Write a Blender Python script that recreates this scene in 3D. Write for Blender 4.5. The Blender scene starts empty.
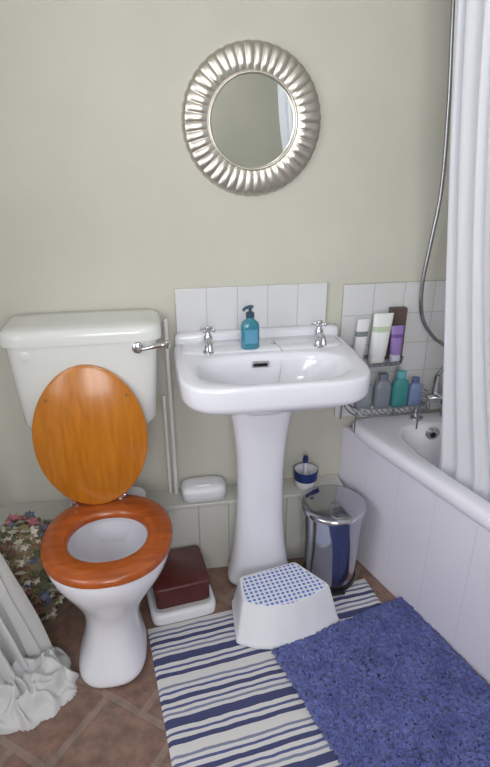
import bpy, math, random
from mathutils import Vector, Matrix, noise
random.seed(4)
sc=bpy.context.scene
sc.view_settings.view_transform='Standard'
sc.view_settings.look='None'
pi=math.pi
# ---------------------------------------------------------------- materials
def lin(c):
    return tuple(((x/255)/12.92 if x/255<=.04045 else ((x/255+.055)/1.055)**2.4) for x in c)+(1,)
def newmat(name):
    m=bpy.data.materials.new(name);m.use_nodes=True
    nt=m.node_tree;return m,nt,nt.nodes['Principled BSDF']
def mat(name,c,rough=.5,metal=0,coat=0,var=.06,scale=12,bump=0,bscale=60,trans=0,alpha=1,ior=1.45):
    m,nt,b=newmat(name)
    n=nt.nodes.new('ShaderNodeTexNoise');n.inputs['Scale'].default_value=scale;n.inputs['Detail'].default_value=4
    tc=nt.nodes.new('ShaderNodeTexCoord');nt.links.new(tc.outputs['Object'],n.inputs['Vector'])
    r=nt.nodes.new('ShaderNodeValToRGB');L=lin(c)
    r.color_ramp.elements[0].position=.3;r.color_ramp.elements[1].position=.7
    r.color_ramp.elements[0].color=tuple(x*(1-var) for x in L[:3])+(1,)
    r.color_ramp.elements[1].color=tuple(min(1,x*(1+var)) for x in L[:3])+(1,)
    nt.links.new(n.outputs['Fac'],r.inputs['Fac']);nt.links.new(r.outputs['Color'],b.inputs['Base Color'])
    b.inputs['Roughness'].default_value=rough;b.inputs['Metallic'].default_value=metal
    b.inputs['Coat Weight'].default_value=coat;b.inputs['Transmission Weight'].default_value=trans
    b.inputs['IOR'].default_value=ior;b.inputs['Alpha'].default_value=alpha
    if bump:
        n2=nt.nodes.new('ShaderNodeTexNoise');n2.inputs['Scale'].default_value=bscale;n2.inputs['Detail'].default_value=5
        nt.links.new(tc.outputs['Object'],n2.inputs['Vector'])
        bp=nt.nodes.new('ShaderNodeBump');bp.inputs['Strength'].default_value=bump;bp.inputs['Distance'].default_value=.01
        nt.links.new(n2.outputs['Fac'],bp.inputs['Height']);nt.links.new(bp.outputs['Normal'],b.inputs['Normal'])
    return m
M_wall=mat('wall_plaster',(202,200,188),.85,var=.05,scale=2.2,bump=.3,bscale=12)
M_ceil=mat('ceiling_paint',(225,225,220),.9)
M_cer=mat('ceramic',(232,232,240),.12,coat=.4,var=.01)
M_cer2=mat('cistern_ceramic',(224,225,222),.16,coat=.3,var=.01)
M_plastic=mat('white_plastic',(230,230,236),.35,var=.01)
M_chrome=mat('chrome',(210,210,214),.1,1,var=.02)
M_steel=mat('bin_steel',(190,192,198),.13,1,var=.03)
M_pewter=mat('pewter',(205,200,190),.33,1,var=.08,scale=30)
M_glass=mat('mirror_glass',(232,236,234),.01,1,var=0)
M_black=mat('black_plastic',(20,20,22),.4)
M_navy=mat('navy_plastic',(35,50,105),.3)
M_bath=mat('bath_acrylic',(232,230,240),.18,coat=.3,var=.01)
def wood(name,c1,c2,axis_scale):
    m,nt,b=newmat(name)
    tc=nt.nodes.new('ShaderNodeTexCoord');mp=nt.nodes.new('ShaderNodeMapping');mp.inputs['Scale'].default_value=axis_scale
    n=nt.nodes.new('ShaderNodeTexNoise');n.inputs['Scale'].default_value=6;n.inputs['Detail'].default_value=6;n.inputs['Distortion'].default_value=.6
    r=nt.nodes.new('ShaderNodeValToRGB');r.color_ramp.elements[0].position=.3;r.color_ramp.elements[1].position=.7
    r.color_ramp.elements[0].color=lin(c1);r.color_ramp.elements[1].color=lin(c2)
    nt.links.new(tc.outputs['Object'],mp.inputs['Vector']);nt.links.new(mp.outputs['Vector'],n.inputs['Vector'])
    nt.links.new(n.outputs['Fac'],r.inputs['Fac']);nt.links.new(r.outputs['Color'],b.inputs['Base Color'])
    b.inputs['Roughness'].default_value=.28;b.inputs['Coat Weight'].default_value=.4;b.inputs['Coat Roughness'].default_value=.15
    return m
M_lidwood=wood('lid_wood',(180,104,18),(200,124,28),(10,10,1))
M_seatwood=wood('seat_wood',(146,68,20),(180,90,32),(1.5,8,8))
def tilemat(name,c,grout,w,h,ax='xz',off=(0,0),mort=.012,offset=0,rot=0,c2=None,rough=.2,coat=.3,var=None,mixf=.6):
    m,nt,b=newmat(name)
    tc=nt.nodes.new('ShaderNodeTexCoord');sp=nt.nodes.new('ShaderNodeSeparateXYZ');cb=nt.nodes.new('ShaderNodeCombineXYZ')
    nt.links.new(tc.outputs['Object'],sp.inputs[0])
    idx={'x':0,'y':1,'z':2}
    nt.links.new(sp.outputs[idx[ax[0]]],cb.inputs[0]);nt.links.new(sp.outputs[idx[ax[1]]],cb.inputs[1])
    mp=nt.nodes.new('ShaderNodeMapping');mp.inputs['Location'].default_value=(off[0],off[1],0);mp.inputs['Rotation'].default_value=(0,0,rot)
    nt.links.new(cb.outputs[0],mp.inputs['Vector'])
    br=nt.nodes.new('ShaderNodeTexBrick');br.offset=offset;br.squash=1
    br.inputs['Scale'].default_value=1;br.inputs['Brick Width'].default_value=w;br.inputs['Row Height'].default_value=h
    br.inputs['Mortar Size'].default_value=mort*.2;br.inputs['Mortar Smooth'].default_value=.2
    br.inputs['Color1'].default_value=lin(c);br.inputs['Color2'].default_value=lin(c2 or c);br.inputs['Mortar'].default_value=lin(grout)
    nt.links.new(mp.outputs[0],br.inputs['Vector'])
    out=br.outputs['Color']
    if var:
        for sc_,mf,(ca,cb_) in var:
            n=nt.nodes.new('ShaderNodeTexNoise');n.inputs['Scale'].default_value=sc_;n.inputs['Detail'].default_value=9;n.inputs['Roughness'].default_value=.68
            nt.links.new(tc.outputs['Object'],n.inputs['Vector'])
            r=nt.nodes.new('ShaderNodeValToRGB');r.color_ramp.elements[0].position=.38;r.color_ramp.elements[1].position=.64
            r.color_ramp.elements[0].color=lin(ca);r.color_ramp.elements[1].color=lin(cb_)
            nt.links.new(n.outputs['Fac'],r.inputs['Fac'])
            mx=nt.nodes.new('ShaderNodeMixRGB');mx.blend_type='MIX';mx.inputs[0].default_value=mf
            nt.links.new(out,mx.inputs[1]);nt.links.new(r.outputs['Color'],mx.inputs[2]);out=mx.outputs[0]
    nt.links.new(out,b.inputs['Base Color'])
    bp=nt.nodes.new('ShaderNodeBump');bp.invert=True;bp.inputs['Strength'].default_value=.5;bp.inputs['Distance'].default_value=.003
    nt.links.new(br.outputs['Fac'],bp.inputs['Height']);nt.links.new(bp.outputs['Normal'],b.inputs['Normal'])
    b.inputs['Roughness'].default_value=rough;b.inputs['Coat Weight'].default_value=coat
    return m
M_floor=tilemat('terracotta_tiles',(140,106,92),(150,138,128),.24,.24,'xy',(0.05,.1),.06,0.5,math.radians(38),(108,84,76),.5,.08,((5,.45,((104,74,64),(160,140,126))),(22,.4,((78,62,58),(158,122,104)))))
M_tileA=tilemat('splash_tiles',(220,220,222),(196,195,190),.1,.3,'xz',(-.066,.0),.008)
M_tileB=tilemat('bath_tiles',(218,218,220),(192,191,188),.108,.108,'xz',(-.622,.033),.008)
M_ledge=tilemat('ledge_tiles',(202,201,194),(172,170,160),.108,.5,'xz',(0,.1),.012)
M_ledgetop=mat('ledge_top',(200,199,192),.4)
# ---------------------------------------------------------------- mesh helpers
def link(o,parent=None):
    bpy.context.collection.objects.link(o)
    if parent: o.parent=parent
    return o
def empty(name,loc=(0,0,0)):
    e=bpy.data.objects.new(name,None);e.empty_display_size=.05;e.location=loc;return link(e)
def mesh(name,V,F,m,parent=None,smooth=True,bev=0,sub=0,angle=None,mi=None):
    me=bpy.data.meshes.new(name);me.from_pydata([tuple(v) for v in V],[],F);me.update()
    for ml in (m if isinstance(m,list) else [m]): me.materials.append(ml)
    if mi: me.polygons.foreach_set('material_index',mi)
    import bmesh
    bm=bmesh.new();bm.from_mesh(me);bmesh.ops.recalc_face_normals(bm,faces=bm.faces);bm.to_mesh(me);bm.free()
    if smooth:
        for p in me.polygons:p.use_smooth=True
    o=bpy.data.objects.new(name,me);link(o,parent)
    if bev:
        b=o.modifiers.new('b','BEVEL');b.width=bev;b.segments=3;b.limit_method='ANGLE'
        o.modifiers.new('w','WEIGHTED_NORMAL')
    if sub:
        s=o.modifiers.new('s','SUBSURF');s.levels=sub;s.render_levels=sub
    if angle is not None:
        me.set_sharp_from_angle(angle=math.radians(angle))
    return o
BF=[(0,1,2,3),(4,7,6,5),(0,4,5,1),(1,5,6,2),(2,6,7,3),(3,7,4,0)]
def box(name,x0,x1,y0,y1,z0,z1,m,parent=None,bev=0,rot=0):
    cx,cy=(x0+x1)/2,(y0+y1)/2;c,s=math.cos(rot),math.sin(rot)
    V=[]
    for z in(z0,z1):
        for x,y in((x0,y0),(x1,y0),(x1,y1),(x0,y1)):
            V.append((cx+(x-cx)*c-(y-cy)*s,cy+(x-cx)*s+(y-cy)*c,z))
    return mesh(name,V,BF,m,parent,smooth=bev>0,bev=bev)
def prism(name,poly,z0,z1,m,parent=None,bev=0):
    n=len(poly);V=[(x,y,z0) for x,y in poly]+[(x,y,z1) for x,y in poly]
    F=[tuple(range(n)),tuple(range(n,2*n))]+[(i,(i+1)%n,n+(i+1)%n,n+i) for i in range(n)]
    return mesh(name,V,F,m,parent,smooth=bev>0,bev=bev)
def loft(name,rings,m,parent=None,cap0=True,cap1=True,smooth=True,angle=None,sub=0,loop=False,closed=True):
    V=[];F=[];n=len(rings[0])
    for r in rings:V+=r
    k=len(rings)
    for j in range(k if loop else k-1):
        j2=(j+1)%k
        for i in range(n if closed else n-1):
            i2=(i+1)%n
            F.append((j*n+i,j*n+i2,j2*n+i2,j2*n+i))
    if cap0 and not loop:F.append(tuple(range(n)))
    if cap1 and not loop:F.append(tuple((k-1)*n+i for i in range(n)))
    return mesh(name,V,F,m,parent,smooth,sub=sub,angle=angle)
def se(cx,cy,z,a,b,n=2.,N=48,taper=0,tp=2,tfun=None):
    R=[]
    for i in range(N):
        t=2*pi*i/N;c,s=math.cos(t),math.sin(t)
        x=a*math.copysign(abs(c)**(2/n),c);y=b*math.copysign(abs(s)**(2/n),s)
        if y<0: x*=1-taper*(abs(y)/b)**tp
        v=(cx+x,cy+y,z)
        R.append(tfun(v) if tfun else v)
    return R
def lathe(name,prof,m,loc=(0,0,0),parent=None,N=32,angle=40,rot=None,cap=True):
    rings=[[Vector((r*math.cos(2*pi*i/N),r*math.sin(2*pi*i/N),z)) for i in range(N)] for r,z in prof]
    if rot is not None: rings=[[rot@v for v in r] for r in rings]
    rings=[[v+Vector(loc) for v in r] for r in rings]
    return loft(name,rings,m,parent,cap,cap,angle=angle)
def smoothpts(P,k=8):
    P=[Vector(p) for p in P];out=[]
    Q=[P[0]*2-P[1]]+P+[P[-1]*2-P[-2]]
    for i in range(1,len(Q)-2):
        for j in range(k):
            t=j/k;a,b,c,d=Q[i-1],Q[i],Q[i+1],Q[i+2]
            out.append(.5*((2*b)+(c-a)*t+(2*a-5*b+4*c-d)*t*t+(3*b-a-3*c+d)*t**3))
    out.append(P[-1]);return out
def tube(name,P,r,m,parent=None,N=10,sm=0,closed=False):
    P=smoothpts(P,sm) if sm else [Vector(p) for p in P]
    rings=[];up=Vector((0,0,1));prev=None
    for i,p in enumerate(P):
        if closed: d=P[(i+1)%len(P)]-P[i-1]
        else: d=P[min(i+1,len(P)-1)]-P[max(i-1,0)]
        d.normalize()
        if prev is None:
            a=d.cross(up) if abs(d.z)<.9 else d.cross(Vector((1,0,0)))
        else: a=prev-d*prev.dot(d)
        a.normalize();b=d.cross(a);prev=a
        rr=r[i*(len(r)-1)//max(1,len(P)-1)] if isinstance(r,list) else r
        rings.append([p+(a*math.cos(2*pi*k/N)+b*math.sin(2*pi*k/N))*rr for k in range(N)])
    return loft(name,rings,m,parent,loop=closed,angle=60)
# ---------------------------------------------------------------- room shell
RX=lambda y:1.385-.335*y      # right wall line (room is skewed)
XL=-.85;YB=-2.6;ZC=2.3
prism('floor',[(XL-.1,YB-.1),(2.4,YB-.1),(1.5,.1),(XL-.1,.1)],-.05,0,M_floor)
prism('ceiling',[(XL-.1,YB-.1),(2.4,YB-.1),(1.5,.1),(XL-.1,.1)],ZC,ZC+.05,M_ceil)
box('wall_back',XL-.1,1.5,0,.1,0,ZC,M_wall)
prism('wall_right',[(RX(.0),0),(RX(0)+.1,0),(RX(YB)+.1,YB),(RX(YB),YB)],0,ZC,M_wall)
wy0,wy1,wz0,wz1=-1.75,-.75,.85,1.95
V=[];wl=[(YB,wy0,0,ZC),(wy1,0,0,ZC),(wy0,wy1,0,wz0),(wy0,wy1,wz1,ZC)]
F=[]
for a,b,c,d in wl:
    k=len(V)
    for z in(c,d):
        V+=[(XL-.1,a,z),(XL,a,z),(XL,b,z),(XL-.1,b,z)]
    F+=[tuple(k+i for i in f) for f in BF]
mesh('wall_left',V,F,M_wall,smooth=False)
w1=empty('window_1')
M_frame=mat('window_paint',(230,230,228),.4)
for nm,a,b,c,d in(('sill',wy0,wy1,wz0,wz0+.05),('head',wy0,wy1,wz1-.05,wz1),('jamb_1',wy0,wy0+.05,wz0+.05,wz1-.05),('jamb_2',wy1-.05,wy1,wz0+.05,wz1-.05),('mullion',-1.27,-1.23,wz0+.05,wz1-.05)):
    box(nm,XL-.08,XL-.03,a,b,c,d,M_frame,w1)
rx0,rx1=-.55,.35
V=[];F=[]
for a,b,c,d in [(XL-.1,rx0,0,ZC),(rx1,2.3,0,ZC),(rx0,rx1,0,1.0),(rx0,rx1,2.1,ZC)]:
    k=len(V)
    for z in(c,d):
        V+=[(a,YB-.1,z),(b,YB-.1,z),(b,YB,z),(a,YB,z)]
    F+=[tuple(k+i for i in f) for f in BF]
mesh('wall_front',V,F,M_wall,smooth=False)
w2=empty('added_rear_window')  # unseen rear window, added as an opening for soft frontal fill
for nm,a,b,c,d in(('sill',rx0,rx1,1.0,1.05),('head',rx0,rx1,2.05,2.1),('jamb_1',rx0,rx0+.05,1.05,2.05),('jamb_2',rx1-.05,rx1,1.05,2.05),('mullion',-.12,-.08,1.05,2.05)):
    box(nm,a,b,YB-.08,YB-.03,c,d,M_frame,w2)
BX=lambda t:.645+.335*t
led=empty('trim_1')
box('tiled_front',XL,.655,-.1,-.0,0,.29,M_ledge,led)
box('top_board',XL,.652,-.108,-.0,.29,.303,M_ledgetop,led,bev=.003)
box('trim_2',.066,.566,-.012,0,.86,1.055,M_tileA,bev=.003)
box('trim_3',.622,1.375,-.012,0,.555,1.047,M_tileB,bev=.003)
# ---------------------------------------------------------------- toilet
toi=empty('toilet')
TX=-.19
rings=[]
for z,a,b,cy,n in((0,.106,.143,-.418,2.7),(.015,.106,.143,-.418,2.7),(.04,.1,.138,-.413,2.5),(.10,.083,.128,-.398,2.4),(.17,.079,.13,-.38,2.3),(.235,.1,.15,-.37,2.2),(.30,.143,.176,-.376,2.1),(.35,.172,.19,-.382,2.1),(.385,.181,.194,-.384,2.1),(.405,.181,.194,-.384,2.1),(.412,.172,.186,-.384,2.1),(.412,.135,.14,-.384,2),(.40,.125,.13,-.384,2),(.36,.13,.135,-.384,2),(.30,.12,.125,-.38,2),(.22,.075,.08,-.37,2),(.18,.045,.05,-.37,2)):
    k=min(1,z/.3)
    rings.append(se(-.200+.020*k,cy,z,a,b,n))
loft('bowl',rings,M_cer,toi,sub=1)
loft('pan_back',[se(TX,-.19,z,.12,.075,4) for z in(0.304,.32,.39,.41)],M_cer,toi,angle=50)
M_water=mat('bowl_water',(170,180,185),.03,var=0)
loft('water',[se(-.18,-.378,z,.09,.095,2) for z in(.235,.24)],M_water,toi,angle=30)
def seatring(cx,cy,z0,ao,bo,ai,bi,h,m,name,N=72):
    prof=[(0,0),(0,.75),(.12,1),(.5,1.08),(.88,1),(1,.7),(1,0)]
    rings=[]
    for u,w in prof:
        a=ao+(ai-ao)*u;b=bo+(bi-bo)*u
        rings.append(se(cx,cy-(.008*u),z0+h*w,a,b,2.15,N))
    return loft(name,rings,m,toi,False,False,loop=True,angle=60)
seatring(-.178,-.387,.415,.187,.198,.114,.108,.024,M_seatwood,'seat')
rings=[]
for d,s in((0,.96),(.004,1),(.014,1),(.018,.96)):
    R=[]
    for i in range(64):
        t=2*pi*i/64;c,s_=math.cos(t),math.sin(t)
        x=.167*math.copysign(abs(c)**(2/2.05),c);zz=.226*math.copysign(abs(s_)**(2/2.1),s_)
        if zz>0:x*=1-.10*(zz/.228)**2
        else:x*=1-.06*(zz/.228)**2
        x*=s if s<1 else 1;zz*=(.97 if s<1 else 1)
        R.append((-.213+x,-.232+d+.02*(zz/.228),.668+zz))
    rings.append(R)
loft('lid',rings,M_lidwood,toi,angle=50)
for i,x in enumerate((-.285,-.145)):
    tube('hinge_%d'%(i+1),[(x,-.215,.41),(x,-.215,.475)],.006,M_chrome,toi)
    lathe('hinge_cap_%d'%(i+1),[(.001,.415),(.014,.415),(.014,.445),(.009,.45),(.001,.45)],M_chrome,(x,-.215,0),toi,20)
    box('hinge_strap_%d'%(i+1),x-.007,x+.007,-.245,-.238,.45,.50,M_chrome,toi,bev=.002)
    lathe('lid_buffer_%d'%(i+1),[(.001,0),(.005,0),(.005,.003),(.001,.004)],mat('buffer_brown_%d'%i,(150,110,60),.5),(-.213+(-1)**(i+1)*.115,-.222,.80),toi,16,rot=Matrix.Rotation(pi/2,3,'X'))
tube('hinge_bar',[(-.3,-.215,.447),(-.13,-.215,.447)],.004,M_chrome,toi)
rings=[]
for z,hw,d in((.668,.165,.06),(.673,.185,.08),(.70,.198,.088),(.80,.205,.092),(.90,.212,.095),(.96,.215,.096)):
    rings.append(se(-.212,-.101,z,hw,d,7,64))
loft('cistern_body',rings,M_cer2,toi,angle=60)
rings=[]
for z,hw,d in((.953,.222,.094),(.955,.228,.1),(.98,.228,.1),(.993,.223,.096),(1.0,.207,.085),(1.002,.15,.05)):
    rings.append(se(-.212,-.102,z,hw,d,7,64))
loft('cistern_lid',rings,M_cer2,toi,angle=70)
lathe('lever_boss',[(.001,0),(.016,0),(.016,.01),(.01,.014),(.001,.014)],M_chrome,(-.055,-.196,.937),toi,24,rot=Matrix.Rotation(pi/2,3,'X'))
tube('lever',[(-.055,-.215,.937),(-.03,-.225,.942),(.0,-.23,.950),(.028,-.232,.953)],[.006,.006,.007,.008,.009],M_chrome,toi,sm=5)
lathe('lever_end',[(.001,-.012),(.008,-.01),(.01,0),(.008,.01),(.001,.012)],M_chrome,(.03,-.232,.953),toi,16)
lathe('plug',[(.001,0),(.017,0),(.017,.003),(.012,.005),(.001,.005)],M_cer2,(-.37,-.192,.925),toi,24,rot=Matrix.Rotation(pi/2,3,'X'))
tube('flush_pipe',[(TX,-.1,.675),(TX,-.1,.45),(TX,-.13,.38)],.022,M_plastic,toi,sm=5)
pip=empty('water_pipe')
tube('riser',[(.035,-.03,.304),(.032,-.03,.9),(.031,-.03,.96)],.008,M_cer2,pip,sm=6)
tube('riser_2',[(.014,-.018,.304),(.012,-.018,.66),(0.012,-.0,.67)],.007,M_cer2,pip,sm=6)
# ---------------------------------------------------------------- basin
bas=empty('pedestal_basin')
BC=.330
def br(z,s,cy=-.215,b=.210,a=.279):
    return se(BC,cy,z,a*s,b*s,8,96,taper=.15,tp=3.6)
rings=[se(BC-.010,-.16,.70,.085,.07,3,96),se(BC-.010,-.165,.72,.12,.09,3,96),se(BC,-.19,.757,.18,.14,3.5,96,taper=.1),
 se(BC,-.206,.793,.245,.19,5,96,taper=.14),br(.81,.955),br(.819,.985),br(.83,1),br(.874,1),br(.884,.99),br(.887,.965)]
def bowl(z,a,b,cy=-.288,n=3.2,tp=.12): return se(BC,cy,z,a,b,n,96,taper=tp)
rings+=[bowl(.887,.230,.116),bowl(.883,.222,.108),bowl(.86,.208,.099),bowl(.82,.18,.09),bowl(.785,.13,.065),bowl(.772,.06,.04),bowl(.77,.02,.02,n=2)]
loft('basin',rings,M_cer,bas,angle=75)
loft('upstand',[se(BC,-.028,z,hw,d,8,48) for z,hw,d in((.86,.272,.022),(.905,.272,.022),(.914,.268,.018),(.917,.25,.01))],M_cer,bas,angle=60)
loft('tap_deck',[se(BC,-.10,z,hw,d,6,48) for z,hw,d in((.87,.262,.062),(.887,.258,.058),(.892,.246,.05))],M_cer,bas,angle=60)
rings=[]
for z,a,b in((0,.118,.062),(.025,.118,.062),(.05,.110,.06),(.12,.096,.055),(.25,.083,.05),(.40,.077,.05),(.52,.079,.05),(.62,.088,.055),(.69,.1,.06),(.735,.108,.06)):
    rings.append(se(BC-.014,-.171,z,a,b,2.8,48))
loft('pedestal',rings,M_cer,bas,sub=1)
lathe('waste',[(.001,.0),(.02,.0),(.02,.004),(.001,.003)],M_chrome,(BC,-.288,.7715),bas,24)
box('overflow_rim',.281,.335,-.1985,-.188,.848,.868,M_chrome,bas,bev=.004)
box('overflow',.287,.329,-.2005,-.195,.853,.863,M_black,bas,bev=.002)
def tap(name,x,y,z,parent):
    e=empty(name);e.parent=parent
    lathe('base',[(.001,0),(.018,0),(.018,.006),(.012,.012),(.010,.03),(.013,.045),(.013,.055),(.008,.062),(.006,.075),(.001,.076)],M_chrome,(x,y,z),e,24)
    tube('spout',[(x,y-.005,z+.042),(x,y-.025,z+.05),(x+.0,y-.048,z+.045),(x,y-.058,z+.025)],[.010,.009,.008,.008,.007],M_chrome,e,sm=6)
    lathe('head_hub',[(.001,.068),(.008,.068),(.010,.076),(.008,.086),(.001,.088)],M_chrome,(x,y,z),e,20)
    for k in range(4):
        a=pi/4+k*pi/2+.2
        dx,dy=math.cos(a),math.sin(a)
        tube('arm_%d'%k,[(x,y,z+.077),(x+.018*dx,y+.018*dy,z+.077)],.0038,M_chrome,e)
        lathe('knob_%d'%k,[(.0005,-.006),(.0045,-.004),(.0055,0),(.0045,.004),(.0005,.006)],M_chrome,(x+.02*dx,y+.02*dy,z+.077),e,12)
tap('cold_tap',.155,-.145,.885,bas);tap('hot_tap',.503,-.145,.885,bas)
lathe('plug_stay',[(.001,0),(.008,0),(.008,.008),(.001,.01)],M_chrome,(.365,-.11,.890),bas,16)
tube('plug_chain',[(.365,-.11,.901),(.375,-.14,.895),(.38,-.165,.89),(.375,-.19,.86),(.36,-.22,.80)],.0011,M_chrome,bas,N=6,sm=5)
soap=empty('soap_dispenser')
M_soap=mat('teal_soap',(60,145,165),.1,coat=.5,trans=.25,var=.02)
sx,sy,sz=.286,-.134,.8925
loft('bottle',[se(sx,sy,sz+z,a,b,3,32) for z,a,b in((0,.026,.019),(.004,.029,.021),(.07,.029,.021),(.083,.025,.018),(.093,.012,.012),(.103,.011,.011))],M_soap,soap)
box('label',sx-.02,sx+.02,sy-.0235,sy-.021,sz+.02,sz+.065,mat('soap_label',(90,150,180),.4),soap,bev=.001)
lathe('collar',[(.001,.098),(.013,.098),(.013,.113),(.005,.116),(.005,.128),(.001,.128)],mat('pump_blue',(50,80,98),.3),(sx,sy,sz),soap,20)
tube('nozzle',[(sx+.010,sy,sz+.130),(sx,sy,sz+.131),(sx-.016,sy-.01,sz+.130),(sx-.024,sy-.013,sz+.123)],.005,mat('pump_dark',(70,90,105),.3),soap,sm=4)
# ---------------------------------------------------------------- mirror
mir=empty('round_mirror')
MC=Vector((.314,0,1.532));N=540;NF=44
rings=[]
K=16
for j in range(K+1):
    u=j/K
    R=[]
    for i in range(N):
        t=2*pi*i/N
        fl=abs(math.sin(t*NF/2))**.6
        r=.201-(.201-.130)*u
        r+= .003*fl*(1-u)**2
        env=min(1,u*5)*min(1,(1-u)*4)
        h=.012+ .012*math.sin(pi*(.10+.60*u)) + .0038*fl*env
        if j==0:h=.001
        R.append((MC.x+r*math.cos(t),-h,MC.z+r*math.sin(t)))
    rings.append(R)
for r,h in((.1295,.025),(.128,.027),(.124,.027),(.1215,.024),(.1215,.012)):
    rings.append([(MC.x+r*math.cos(2*pi*i/N),-h,MC.z+r*math.sin(2*pi*i/N)) for i in range(N)])
loft('frame',rings,M_pewter,mir,False,False,angle=65)
lathe('glass',[(.1225,.012),(.1225,.014)],M_glass,(MC.x,0,MC.z),mir,96,rot=Matrix.Rotation(pi/2,3,'X'),angle=20)
# ---------------------------------------------------------------- bath
bath=empty('bathtub')
def bt(v):
    s,t,z=v;return (BX(t)+s,-t,z)
bl=1.62
rings=[]
def bring(z,s0,s1,t0,t1,n):
    return se((s0+s1)/2,(t0+t1)/2,z,(s1-s0)/2,(t1-t0)/2,n,96,tfun=bt)
rings=[bring(.50,.01,.71,.02,bl,14),bring(.515,.0,.715,.014,bl,14),bring(.54,.0,.715,.014,bl,14),bring(.55,.007,.71,.02,bl-.01,14),
 bring(.552,.02,.70,.03,bl-.02,12),bring(.552,.055,.66,.095,bl-.12,5),bring(.547,.065,.65,.105,bl-.13,5),bring(.50,.075,.64,.12,bl-.15,5),bring(.35,.10,.62,.16,bl-.25,5),bring(.22,.13,.59,.2,bl-.35,5),bring(.17,.2,.52,.3,bl-.5,4),bring(.16,.3,.42,.5,bl-.8,3)]
loft('tub',rings,M_bath,bath,cap0=False,angle=75)
M_panel=tilemat('panel_tiles',(222,218,230),(210,206,217),.15,.6,'yz',(0,.02),.005)
P=[bt((.012,.004,0))[:2],bt((.03,.004,0))[:2],bt((.03,bl,0))[:2],bt((.012,bl,0))[:2]]
prism('side_panel',P,0,.515,M_panel,bath)
P=[bt((.03,bl-.02,0))[:2],bt((.71,bl-.02,0))[:2],bt((.71,bl,0))[:2],bt((.03,bl,0))[:2]]
prism('end_panel',P,0,.515,M_panel,bath)
OV=Vector(bt((.275,.113,.512)))
lathe('overflow',[(.001,0),(.028,0),(.028,.004),(.02,.009),(.001,.009)],M_chrome,OV,bath,28,rot=Matrix.Rotation(pi/2,3,'X'))
lathe('overflow_hole',[(.001,0),(.011,0),(.011,.002),(.001,.002)],M_black,OV+Vector((0,-.009,0)),bath,20,rot=Matrix.Rotation(pi/2,3,'X'))
mx=empty('bath_mixer_tap')
cx,cy=.975,-.062
for k,dx in enumerate((-.06,.06)):
    lathe('pillar_%d'%(k+1),[(.001,0),(.024,0),(.024,.008),(.014,.014),(.014,.05),(.02,.055),(.02,.1),(.013,.105),(.012,.115),(.001,.116)],M_chrome,(cx+dx,cy,.5525),mx,24)
    for q in range(4):
        a=pi/4+q*pi/2
        tube('arm_%d_%d'%(k,q),[(cx+dx,cy,.674),(cx+dx+.028*math.cos(a),cy+.028*math.sin(a),.674)],.006,M_chrome,mx)
    lathe('cap_%d'%(k+1),[(.001,.112),(.012,.112),(.014,.125),(.01,.132),(.001,.133)],M_chrome,(cx+dx,cy,.552),mx,20)
tube('body',[(cx-.06,cy,.63),(cx+.06,cy,.63)],.017,M_chrome,mx,N=16)
tube('spout',[(cx,cy,.635),(cx,cy-.04,.65),(cx,cy-.08,.64),(cx,cy-.095,.615)],.013,M_chrome,mx,N=14,sm=6)
tube('hose_outlet',[(cx,cy,.64),(cx,cy,.72)],.012,M_chrome,mx,N=14)
hs=empty('shower_hose')
M_hose=mat('hose_steel',(165,165,168),.25,1)
tube('hose',[(cx,cy,.721),(cx+.025,-.07,.77),(.995,-.06,.82),(.945,-.05,.86),(.895,-.05,.93),(.878,-.05,1.04),(.888,-.05,1.18),(.9,-.05,1.35),(.885,-.05,1.6),(.86,-.05,1.84),(.85,-.05,1.98)],.0065,M_hose,hs,N=10,sm=10)
lathe('wall_bracket',[(.001,0),(.018,0),(.018,.05),(.001,.05)],M_chrome,(.85,0,1.99),hs,20,rot=Matrix.Rotation(pi/2,3,'X'))
lathe('shower_head',[(.001,0),(.012,0),(.014,.04),(.035,.06),(.035,.07),(.001,.072)],M_chrome,(.85,-.05,1.98),hs,24)
# ---------------------------------------------------------------- shower curtain
def fabric(name,c,c2,f):
    m,nt,b=newmat(name)
    tc=nt.nodes.new('ShaderNodeTexCoord');n=nt.nodes.new('ShaderNodeTexNoise');n.inputs['Scale'].default_value=120
    nt.links.new(tc.outputs['Object'],n.inputs['Vector'])
    bp=nt.nodes.new('ShaderNodeBump');bp.inputs['Strength'].default_value=.15;bp.inputs['Distance'].default_value=.001
    nt.links.new(n.outputs['Fac'],bp.inputs['Height']);nt.links.new(bp.outputs['Normal'],b.inputs['Normal'])
    b.inputs['Base Color'].default_value=lin(c);b.inputs['Roughness'].default_value=.7
    tr=nt.nodes.new('ShaderNodeBsdfTranslucent');tr.inputs['Color'].default_value=lin(c2)
    ms=nt.nodes.new('ShaderNodeMixShader');ms.inputs[0].default_value=f
    nt.links.new(b.outputs[0],ms.inputs[1]);nt.links.new(tr.outputs[0],ms.inputs[2]);nt.links.new(ms.outputs[0],nt.nodes['Material Output'].inputs['Surface'])
    return m
M_curt=fabric('curtain_fabric',(250,250,255),(240,244,255),.4)
M_net=fabric('net_fabric',(236,236,236),(230,232,238),.3)
cur=empty('shower_curtain')
V=[];F=[];nu,nv=300,40
for j in range(nv+1):
    v=j/nv;z=2.02-(2.02-.475)*v
    for i in range(nu+1):
        u=i/nu
        d=.32+1.12*u
        xt=.705;xb=BX(d)+.112
        x=xt+(xb-xt)*(min(1,v*1.06)**(1.15+1.8*min(1,u*1.5)))
        ph=u*2*pi*17
        amp=(.013-.003*v)
        x+=amp*math.sin(ph+1.5*math.sin(u*11)+v*.6)+.004*math.sin(ph*2.3+v*2)
        d+=.010*math.sin(ph*.5+v*1.5)
        V.append((x,-d,z))
for j in range(nv):
    for i in range(nu):
        a=j*(nu+1)+i;F.append((a,a+1,a+nu+2,a+nu+1))
mesh('cloth',V,F,M_curt,cur)
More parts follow.
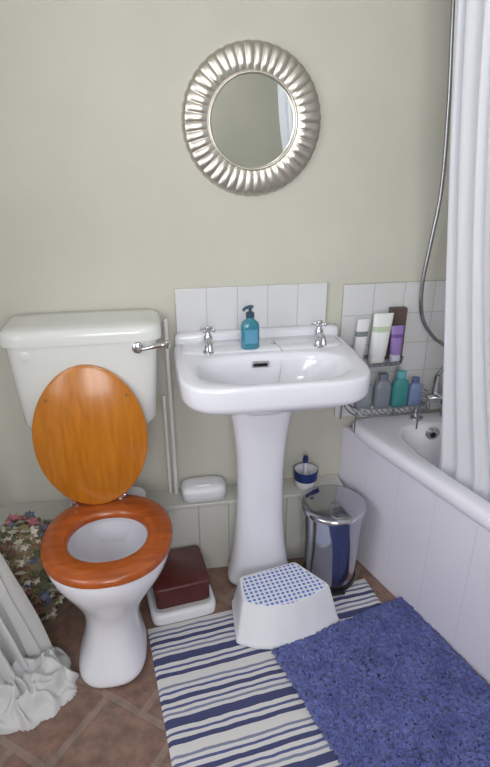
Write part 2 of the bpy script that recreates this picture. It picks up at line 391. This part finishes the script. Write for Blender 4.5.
tube('rail',[(.705,-.0,2.05),(.705,-2.6,2.05)],.012,M_chrome,cur)
for i in range(14):
    y=-.34-i*.083
    tube('ring_%d'%i,[(.705+.02*math.cos(a),y,2.045+.022*math.sin(a)) for a in [k*pi/6 for k in range(12)]],.002,M_chrome,cur,N=6,closed=True)
# ---------------------------------------------------------------- bath caddy + bottles
cad=empty('wire_shower_caddy')
M_wire=mat('caddy_wire',(150,152,162),.3,1)
for tag,z,xr,y0,y1,rh in(('lower',.622,.935,-.02,-.145,.026),('upper',.785,.845,-.02,-.098,.008)):
    xl=.640
    shape=[(xl,y0),(xl,y1+.04),(xl+.012,y1+.015),(xl+.04,y1),(xr-.07,y1),(xr-.03,y1+.012),(xr-.005,y1+.045),(xr,y0)]
    tube('rim_'+tag,[(x,y,z+rh) for x,y in shape],.0028,M_wire,cad,N=8,closed=True)
    tube('rim2_'+tag,[(x,y,z) for x,y in shape],.0025,M_wire,cad,N=8,closed=True)
    k=0;x=xl+.02
    while x<xr-.01:
        e1=y1+ (.012 if x<xl+.03 or x>xr-.05 else 0)
        tube('bar_%s_%d'%(tag,k),[(x,y0,z),(x,e1,z),(x,e1,z+rh)],.0015,M_wire,cad,N=6);x+=.02;k+=1
for i,(x,y) in enumerate(((.642,-.022),(.843,-.022))):
    tube('upright_%d'%i,[(x,y,.5535),(x,y,.82),(x,-.014,.825)],.0028,M_wire,cad,N=8)
tube('leg_front',[(.655,-.13,.5535),(.655,-.13,.63)],.0028,M_wire,cad,N=8)
tube('leg_front2',[(.88,-.14,.5535),(.88,-.14,.63)],.0028,M_wire,cad,N=8)
def tubebottle(name,x,y,z,w,h,body,capc,cap_h=.03,lean=0,band=None):
    e=empty(name)
    M1=mat(name+'_body',body,.3,coat=.2,var=.02);M2=mat(name+'_cap',capc,.3)
    def L(v):
        X,Y,Z=v;return (X+(Z-z)*lean,Y,Z)
    loft('cap',[se(x,y,z+q,a,a*.9,3,28,tfun=L) for q,a in((0,w*.36),(.002,w*.38),(cap_h,w*.38))],M2,e,angle=50)
    pr=((0,.36,.34),(.04,.42,.38),(.5,.46,.28),(.9,.5,.1),(1,.5,.04))
    loft('body',[se(x,y,z+cap_h+q*(h-cap_h),a*w,bb*w,2.5,28,tfun=L) for q,a,bb in pr],M1,e,angle=50)
    if band:
        M3=mat(name+'_print',band,.35)
        q0,q1=.60,.72
        f=lambda q:(.46+.04*(q-.5)/.4+.012,.28-.18*(q-.5)/.4+.012)
        loft('print',[se(x,y,z+cap_h+q*(h-cap_h),f(q)[0]*w,f(q)[1]*w,2.5,28,tfun=L) for q in(q0,q1)],M3,e,False,False)
def bottle(name,x,y,z,w,h,body,capc,d=None):
    e=empty(name);d=d or w*.65
    M1=mat(name+'_body',body,.2,coat=.3,trans=.15,var=.03);M2=mat(name+'_cap',capc,.3)
    loft('body',[se(x,y,z+q*h,a*w/2,a*d/2,2.8,28) for q,a in((0,.9),(.03,1),(.62,1),(.74,.85),(.8,.5),(.82,.5))],M1,e,angle=50)
    loft('cap',[se(x,y,z+q*h,a*w/2,a*d/2,2.2,24) for q,a in((.82,.55),(.98,.55),(1,.48))],M2,e,angle=50)
tubebottle('shampoo_tube',.735,-.066,.787,.068,.172,(232,234,234),(236,236,236),.022,.08,(190,205,180))
tubebottle('face_cream_tube',.668,-.065,.787,.043,.155,(228,228,230),(60,84,60),.012,.08,(120,130,125))
tubebottle('body_lotion_tube',.798,-.075,.787,.045,.13,(150,124,186),(200,200,220),.03,-.0,(110,84,145))
e=empty('toiletry_box');box('carton',.780,.838,-.050,-.026,.787,.968,mat('carton_brown',(92,76,74),.5),e,bev=.002)
bottle('shampoo_bottle',.822,-.095,.625,.060,.135,(70,150,152),(100,175,185))
bottle('conditioner_bottle',.762,-.085,.625,.062,.125,(140,146,160),(112,118,136))
bottle('shower_gel_bottle',.880,-.09,.625,.05,.105,(130,145,190),(90,100,150))
bottle('bath_oil_bottle',.695,-.085,.625,.060,.120,(152,158,166),(110,118,132))
# ---------------------------------------------------------------- pedal bin
pb=empty('pedal_bin');bx,by=.572,-.212
RZ=.009
lathe('body',[(.001,0),(.09,0),(.092,.004),(.093,.018),(.09,.022),(.099,.18),(.106,.302)],M_steel,(bx,by,RZ),pb,64,angle=50)
lathe('base_ring',[(.09,0),(.095,0),(.096,.02),(.091,.022)],M_black,(bx,by,RZ),pb,64,cap=False)
lathe('lid',[(.106,.30),(.112,.302),(.113,.314),(.109,.32),(.09,.325),(.06,.330),(.03,.333),(.001,.334)],M_steel,(bx,by,RZ),pb,64,angle=60)
box('pedal',bx-.025,bx+.025,by-.115,by-.085,.006+RZ,.014+RZ,M_black,pb,bev=.003)
# ---------------------------------------------------------------- toilet brush on ledge
tb=empty('toilet_brush')
tx,ty=.512,-.052
lathe('cup',[(.001,.304),(.036,.304),(.04,.31),(.044,.37),(.04,.37),(.037,.315),(.001,.312)],M_plastic,(tx,ty,0),tb,32)
lathe('band',[(.0415,.335),(.0435,.335),(.0455,.371),(.0425,.373)],M_navy,(tx,ty,0),tb,32,cap=False)
tube('handle',[(tx,ty,.33),(tx-.003,ty,.41)],.006,M_plastic,tb)
lathe('knob',[(.001,.40),(.009,.402),(.011,.415),(.008,.427),(.001,.43)],M_navy,(tx-.003,ty,0),tb,20)
wb=empty('baby_wipes_box');wx,wy_=.132,-.058
loft('base',[se(wx,wy_,z,a,b,4,48) for z,a,b in((.304,.07,.04),(.307,.076,.045),(.335,.08,.048),(.34,.08,.048))],M_plastic,wb,angle=60)
loft('lid',[se(wx,wy_,z,a,b,4,48) for z,a,b in((.341,.08,.048),(.350,.079,.047),(.360,.068,.038),(.364,.04,.02))],M_plastic,wb,angle=60)
loft('latch',[se(wx,wy_-.012,z,a,b,3,24) for z,a,b in((.359,.03,.018),(.368,.028,.016))],M_plastic,wb,angle=60)
# ---------------------------------------------------------------- scales and box
bs=empty('bathroom_scale')
rot=math.radians(8)
def rr(cx,cy,z,a,b,n=8,r=rot):
    R=[]
    for x,y,zz in se(0,0,z,a,b,n,48): R.append((cx+x*math.cos(r)-y*math.sin(r),cy+x*math.sin(r)+y*math.cos(r),zz))
    return R
SY=-.229
loft('body',[rr(.020,SY,z,a,b) for z,a,b in((0.0,.1,.1),(.004,.110,.108),(.03,.112,.109),(.04,.108,.104),(.042,.1,.1))],M_plastic,bs,angle=60)
loft('platform',[rr(.020,SY,z,a,b) for z,a,b in((.042,.098,.096),(.047,.098,.096))],mat('scale_mat',(190,190,190),.6),bs,angle=60)
kb=empty('wooden_box')
M_mah=mat('mahogany',(84,32,28),.3,coat=.3,var=.25,scale=20)
loft('case',[rr(.020,SY+.011,z,a,b,14) for z,a,b in((.048,.092,.092),(.108,.092,.092))],M_mah,kb,angle=40)
loft('cover',[rr(.020,SY+.011,z,a,b,14) for z,a,b in((.109,.096,.095),(.126,.096,.095),(.130,.092,.091))],M_mah,kb,angle=40)
# ---------------------------------------------------------------- step stool
st=empty('step_stool')
def ringpoly(poly,z,r,seg=6):
    R=[];n=len(poly)
    for i in range(n):
        p0,p,p1=Vector(poly[i-1]),Vector(poly[i]),Vector(poly[(i+1)%n])
        a=(p0-p).normalized()*r+p;b=(p1-p).normalized()*r+p
        for k in range(seg+1):
            t=k/seg;q=(1-t)**2*a+2*t*(1-t)*p+t*t*b;R.append((q.x,q.y,z))
    return R
def arcfront(bl_,br_,fr,fm,fl):
    A,M,B=Vector(fr),Vector(fm),Vector(fl);C=2*M-(A+B)/2
    return [bl_,br_,fr]+[tuple((1-t)**2*A+2*t*(1-t)*C+t*t*B) for t in(.2,.4,.6,.8)]+[fl]
top=arcfront((.218,-.315),(.424,-.272),(.512,-.400),(.345,-.465),(.213,-.425))
bot=arcfront((.200,-.29),(.445,-.245),(.540,-.432),(.345,-.505),(.190,-.462))
def mixp(k): return [tuple(Vector(a)*(1-k)+Vector(b)*k) for a,b in zip(bot,top)]
def shrink(P,s):
    c=sum((Vector(p) for p in P),Vector((0,0)))/len(P);return [tuple(c+(Vector(p)-c)*s) for p in P]
rings=[ringpoly(shrink(bot,1.02),0,.012),ringpoly(shrink(bot,1.02),.01,.012),ringpoly(bot,.013,.012),ringpoly(mixp(.45),.065,.012),ringpoly(mixp(.9),.118,.012),ringpoly(mixp(1),.128,.012),ringpoly(shrink(top,.97),.134,.012),ringpoly(shrink(top,.93),.134,.012)]
o=loft('shell',rings,M_plastic,st,angle=50);o.location.z=.01
m,nt,b=newmat('dotted_grip')
tc=nt.nodes.new('ShaderNodeTexCoord');mp=nt.nodes.new('ShaderNodeMapping');mp.inputs['Scale'].default_value=(62,62,0);mp.inputs['Rotation'].default_value=(0,0,-.15)
fr=nt.nodes.new('ShaderNodeVectorMath');fr.operation='FRACTION';ds=nt.nodes.new('ShaderNodeVectorMath');ds.operation='DISTANCE';ds.inputs[1].default_value=(.5,.5,0)
lt=nt.nodes.new('ShaderNodeMath');lt.operation='LESS_THAN';lt.inputs[1].default_value=.31
mxr=nt.nodes.new('ShaderNodeMixRGB');mxr.inputs[1].default_value=lin((224,226,238));mxr.inputs[2].default_value=lin((82,118,200))
nt.links.new(tc.outputs['Object'],mp.inputs[0]);nt.links.new(mp.outputs[0],fr.inputs[0]);nt.links.new(fr.outputs[0],ds.inputs[0]);nt.links.new(ds.outputs['Value'],lt.inputs[0]);nt.links.new(lt.outputs[0],mxr.inputs[0]);nt.links.new(mxr.outputs[0],b.inputs['Base Color']);b.inputs['Roughness'].default_value=.5
o=loft('grip_top',[ringpoly(shrink(top,.92),.134,.012),ringpoly(shrink(top,.91),.1365,.012)],m,st,angle=40);o.location.z=.01
# ---------------------------------------------------------------- rugs
m,nt,b=newmat('striped_rug_weave')
tc=nt.nodes.new('ShaderNodeTexCoord');sp=nt.nodes.new('ShaderNodeSeparateXYZ');nt.links.new(tc.outputs['Object'],sp.inputs[0])
nz=nt.nodes.new('ShaderNodeTexNoise');nz.inputs['Scale'].default_value=14
nt.links.new(tc.outputs['Object'],nz.inputs['Vector'])
wob=nt.nodes.new('ShaderNodeMath');wob.operation='MULTIPLY_ADD';wob.inputs[1].default_value=.010;nt.links.new(nz.outputs['Fac'],wob.inputs[0]);nt.links.new(sp.outputs[1],wob.inputs[2])
dv=nt.nodes.new('ShaderNodeMath');dv.operation='MULTIPLY';dv.inputs[1].default_value=1/.21;nt.links.new(wob.outputs[0],dv.inputs[0])
fc=nt.nodes.new('ShaderNodeMath');fc.operation='FRACT';nt.links.new(dv.outputs[0],fc.inputs[0])
rp=nt.nodes.new('ShaderNodeValToRGB');rp.color_ramp.interpolation='CONSTANT'
cream=lin((208,205,204));blue=lin((84,90,134));dark=lin((66,70,108));grey=lin((126,130,154))
stops=[(0,cream),(.06,dark),(.13,cream),(.19,blue),(.23,cream),(.29,dark),(.42,cream),(.47,grey),(.51,cream),(.56,blue),(.60,cream),(.66,dark),(.73,cream),(.79,blue),(.83,cream),(.88,grey),(.92,cream)]
els=rp.color_ramp.elements
els[0].position=0;els[0].color=cream;els[1].position=.06;els[1].color=dark
for q,c in stops[2:]:
    e_=els.new(q);e_.color=c
nt.links.new(fc.outputs[0],rp.inputs[0]);nt.links.new(rp.outputs[0],b.inputs['Base Color']);b.inputs['Roughness'].default_value=.95
n2=nt.nodes.new('ShaderNodeTexNoise');n2.inputs['Scale'].default_value=250;bp=nt.nodes.new('ShaderNodeBump');bp.inputs['Strength'].default_value=.4;bp.inputs['Distance'].default_value=.002
nt.links.new(tc.outputs['Object'],n2.inputs['Vector']);nt.links.new(n2.outputs['Fac'],bp.inputs['Height']);nt.links.new(bp.outputs['Normal'],b.inputs['Normal'])
M_rug=m
def rug(name,origin,rotz,lx,ly,h,m,nx,ny,ampl,fr=40):
    V=[];F=[]
    for j in range(ny+1):
        for i in range(nx+1):
            x=lx*i/nx;y=-ly*j/ny
            ed=min(i,nx-i,j,ny-j)
            z=h*(1 if ed>0 else .15)+ampl*(noise.noise(Vector((x*fr,y*fr,3)))+.6*random.uniform(-1,1)*(ampl>.002) )+.0015*noise.noise(Vector((x*5,y*5,1)))
            z=max(z,.0008)
            V.append((x+ (random.uniform(-1,1)*ampl*.8 if ampl>.002 else .004*noise.noise(Vector((x*6,y*6,8)))),y,z))
    for j in range(ny):
        for i in range(nx):
            a=j*(nx+1)+i;F.append((a,a+1,a+nx+2,a+nx+1))
    o=mesh(name,V,F,m);o.location=origin;o.rotation_euler=(0,0,rotz);return o
rug('striped_rug',(-.094,-.352,.0),math.radians(7.5),.80,1.25,.006,M_rug,80,100,.0006)
m,nt,b=newmat('blue_pile')
tc=nt.nodes.new('ShaderNodeTexCoord')
n1=nt.nodes.new('ShaderNodeTexNoise');n1.inputs['Scale'].default_value=16;n1.inputs['Detail'].default_value=9;n1.inputs['Roughness'].default_value=.85
nt.links.new(tc.outputs['Object'],n1.inputs['Vector'])
rp=nt.nodes.new('ShaderNodeValToRGB');rp.color_ramp.elements[0].position=.34;rp.color_ramp.elements[1].position=.68
rp.color_ramp.elements[0].color=lin((62,70,134));rp.color_ramp.elements[1].color=lin((120,130,198))
nt.links.new(n1.outputs['Fac'],rp.inputs[0]);nt.links.new(rp.outputs[0],b.inputs['Base Color']);b.inputs['Roughness'].default_value=1
b.inputs['Sheen Weight'].default_value=.2
n2=nt.nodes.new('ShaderNodeTexNoise');n2.inputs['Scale'].default_value=110;n2.inputs['Detail'].default_value=4;bp=nt.nodes.new('ShaderNodeBump');bp.inputs['Strength'].default_value=1;bp.inputs['Distance'].default_value=.012
nt.links.new(tc.outputs['Object'],n2.inputs['Vector']);nt.links.new(n2.outputs['Fac'],bp.inputs['Height']);nt.links.new(bp.outputs['Normal'],b.inputs['Normal'])
rug('blue_bath_mat',(.292,-.515,.008),math.radians(16.2),.515,.85,.018,m,150,230,.0065,75)
# ---------------------------------------------------------------- left: net curtain
nc=empty('net_curtain')
V=[];F=[];nu,nv=140,44
for j in range(nv+1):
    v=j/nv
    for i in range(nu+1):
        u=i/nu
        tx0,ty0=-.78,-.34-.55*u
        bx0=-.395-.24*u; by0=-.43-.28*u
        k=v**1.35
        x=tx0+(bx0-tx0)*k;y=ty0+(by0-ty0)*k;z=2.0*(1-v)+.012
        w=.016*(.5+v)
        x+=w*math.sin(u*2*pi*9+2*v)+.014*noise.noise(Vector((u*8,v*6,0)))
        y+=w*.8*math.cos(u*2*pi*7+v)
        V.append((x,y,max(z,.006)))
for j in range(nv):
    for i in range(nu):
        a=j*(nu+1)+i;F.append((a,a+1,a+nu+2,a+nu+1))
mesh('drape',V,F,M_net,nc)
V=[];F=[];n=90
for j in range(n+1):
    for i in range(n+1):
        x=-.66+.355*i/n;y=-.65+.28*j/n
        cx_,cy_=(i/n-.5)*2,(j/n-.5)*2
        f=max(0,1-(cx_**2+cy_**2))**.5
        q=Vector((x*14,y*14,2));q+=Vector((noise.noise(q*1.3),noise.noise(q*1.3+Vector((5,5,5))),0))*1.2
        z=.10*f*(.35+.65*(1-abs(noise.noise(q))*2.4))+.003
        V.append((x+.03*noise.noise(Vector((y*20,2,x*8))),y+.03*noise.noise(Vector((x*20,7,y*8))),max(z,.003)))
for j in range(n):
    for i in range(n):
        a=j*(n+1)+i
        cx_,cy_=((i+.5)/n-.5)*2,((j+.5)/n-.5)*2
        if cx_**2+cy_**2<1.02:F.append((a,a+1,a+n+2,a+n+1))
mesh('pooled_hem',V,F,M_net,nc)
# dried flower bunch beside the toilet
fl=empty('dried_flower_bunch')
cols=[(94,100,74),(138,122,94),(184,176,158),(164,104,108),(110,84,74),(206,198,186),(104,110,134)]
MM=[mat('petal_%d'%i,c,.8) for i,c in enumerate(cols)]
V=[];F=[];MI=[]
random.seed(9)
for k in range(420):
    z=random.uniform(.01,.39);a=random.uniform(0,2*pi);t=z/.40
    R=.074+.018*math.sin(pi*t);R*=(1 if t<.8 else 1-.6*(t-.8)/.2)
    q=random.uniform(.75,1.0)
    c=Vector((-.462+R*q*math.cos(a),-.215+R*q*.8*math.sin(a),z))
    r=random.uniform(.012,.024);c.z=max(c.z,r)
    M3=Matrix.Rotation(random.uniform(0,6),3,'X')@Matrix.Rotation(random.uniform(0,6),3,'Z')
    b0=len(V);n=6
    mi=random.choice([0,0,1,1,2,2,3,4,5,6])
    V.append(c+M3@Vector((0,0,r*.35)))
    for i in range(n*2):
        rr_=r*(1 if i%2==0 else .6);an=pi*i/n
        V.append(c+M3@Vector((rr_*math.cos(an),rr_*math.sin(an),(.15*r if i%2==0 else -.1*r))))
    V.append(c+M3@Vector((0,0,-r*.4)))
    for i in range(n*2):
        i2=(i+1)%(n*2)
        F.append((b0,b0+1+i,b0+1+i2));F.append((b0+1+n*2,b0+1+i2,b0+1+i));MI+=[mi,mi]
V=[(v[0],v[1],max(v[2],.001)) for v in V]
mesh('flowers',V,F,MM,fl,smooth=False,mi=MI)
loft('wrap',[se(-.462,-.215,z,a,a*.8,2.6,32) for z,a in((0,.055),(.05,.064),(.2,.07),(.32,.062),(.36,.03))],MM[1],fl,angle=60)
# ---------------------------------------------------------------- lights
def area(name,loc,rot,sx,sy,e,c=(1,1,1)):
    l=bpy.data.lights.new(name,'AREA');l.shape='RECTANGLE';l.size=sx;l.size_y=sy;l.energy=e;l.color=c
    o=bpy.data.objects.new(name,l);o.location=loc;o.rotation_euler=rot;link(o);return o
area('daylight_left',(XL-.12,-1.25,1.4),(0,-pi/2,0),1.1,1.0,17,(.93,.96,1))
area('rear_fill',(-.1,YB-.12,1.55),(pi/2,0,0),.9,1.05,24,(.98,.98,1))  # added frontal fill from behind the camera, set in the invented rear window
lamp=empty('added_overhead_fill')  # unseen overhead fill, added in the form of a ceiling fitting
m,nt,b=newmat('fill_glow');b.inputs['Base Color'].default_value=(.9,.9,.88,1);b.inputs['Emission Color'].default_value=(1,.97,.9,1);b.inputs['Emission Strength'].default_value=2  # glowing material for the added overhead fill
lathe('fill_dome',[(.001,-.07),(.06,-.06),(.11,-.03),(.12,0),(.001,0)],m,(.3,-1.6,ZC),lamp,40)
pl=bpy.data.lights.new('fill_point','POINT');pl.energy=7;pl.shadow_soft_size=.12;pl.color=(1,.98,.95)  # point light added as soft overhead fill
po=bpy.data.objects.new('fill_point',pl);po.location=(.3,-1.6,ZC-.22);link(po)
w=bpy.data.worlds.new('w');sc.world=w;w.use_nodes=True
bg=w.node_tree.nodes['Background'];bg.inputs[0].default_value=(.75,.85,1,1);bg.inputs[1].default_value=1.0
# ---------------------------------------------------------------- camera
cd=bpy.data.cameras.new('camera');cd.sensor_fit='VERTICAL';cd.sensor_height=36;cd.lens=560/767*36
cam=bpy.data.objects.new('camera',cd);cam.location=(0,-1.75,1.5)
cam.rotation_euler=(math.radians(90-24),0,math.radians(-9.5));cd.clip_start=.02
link(cam);sc.camera=cam
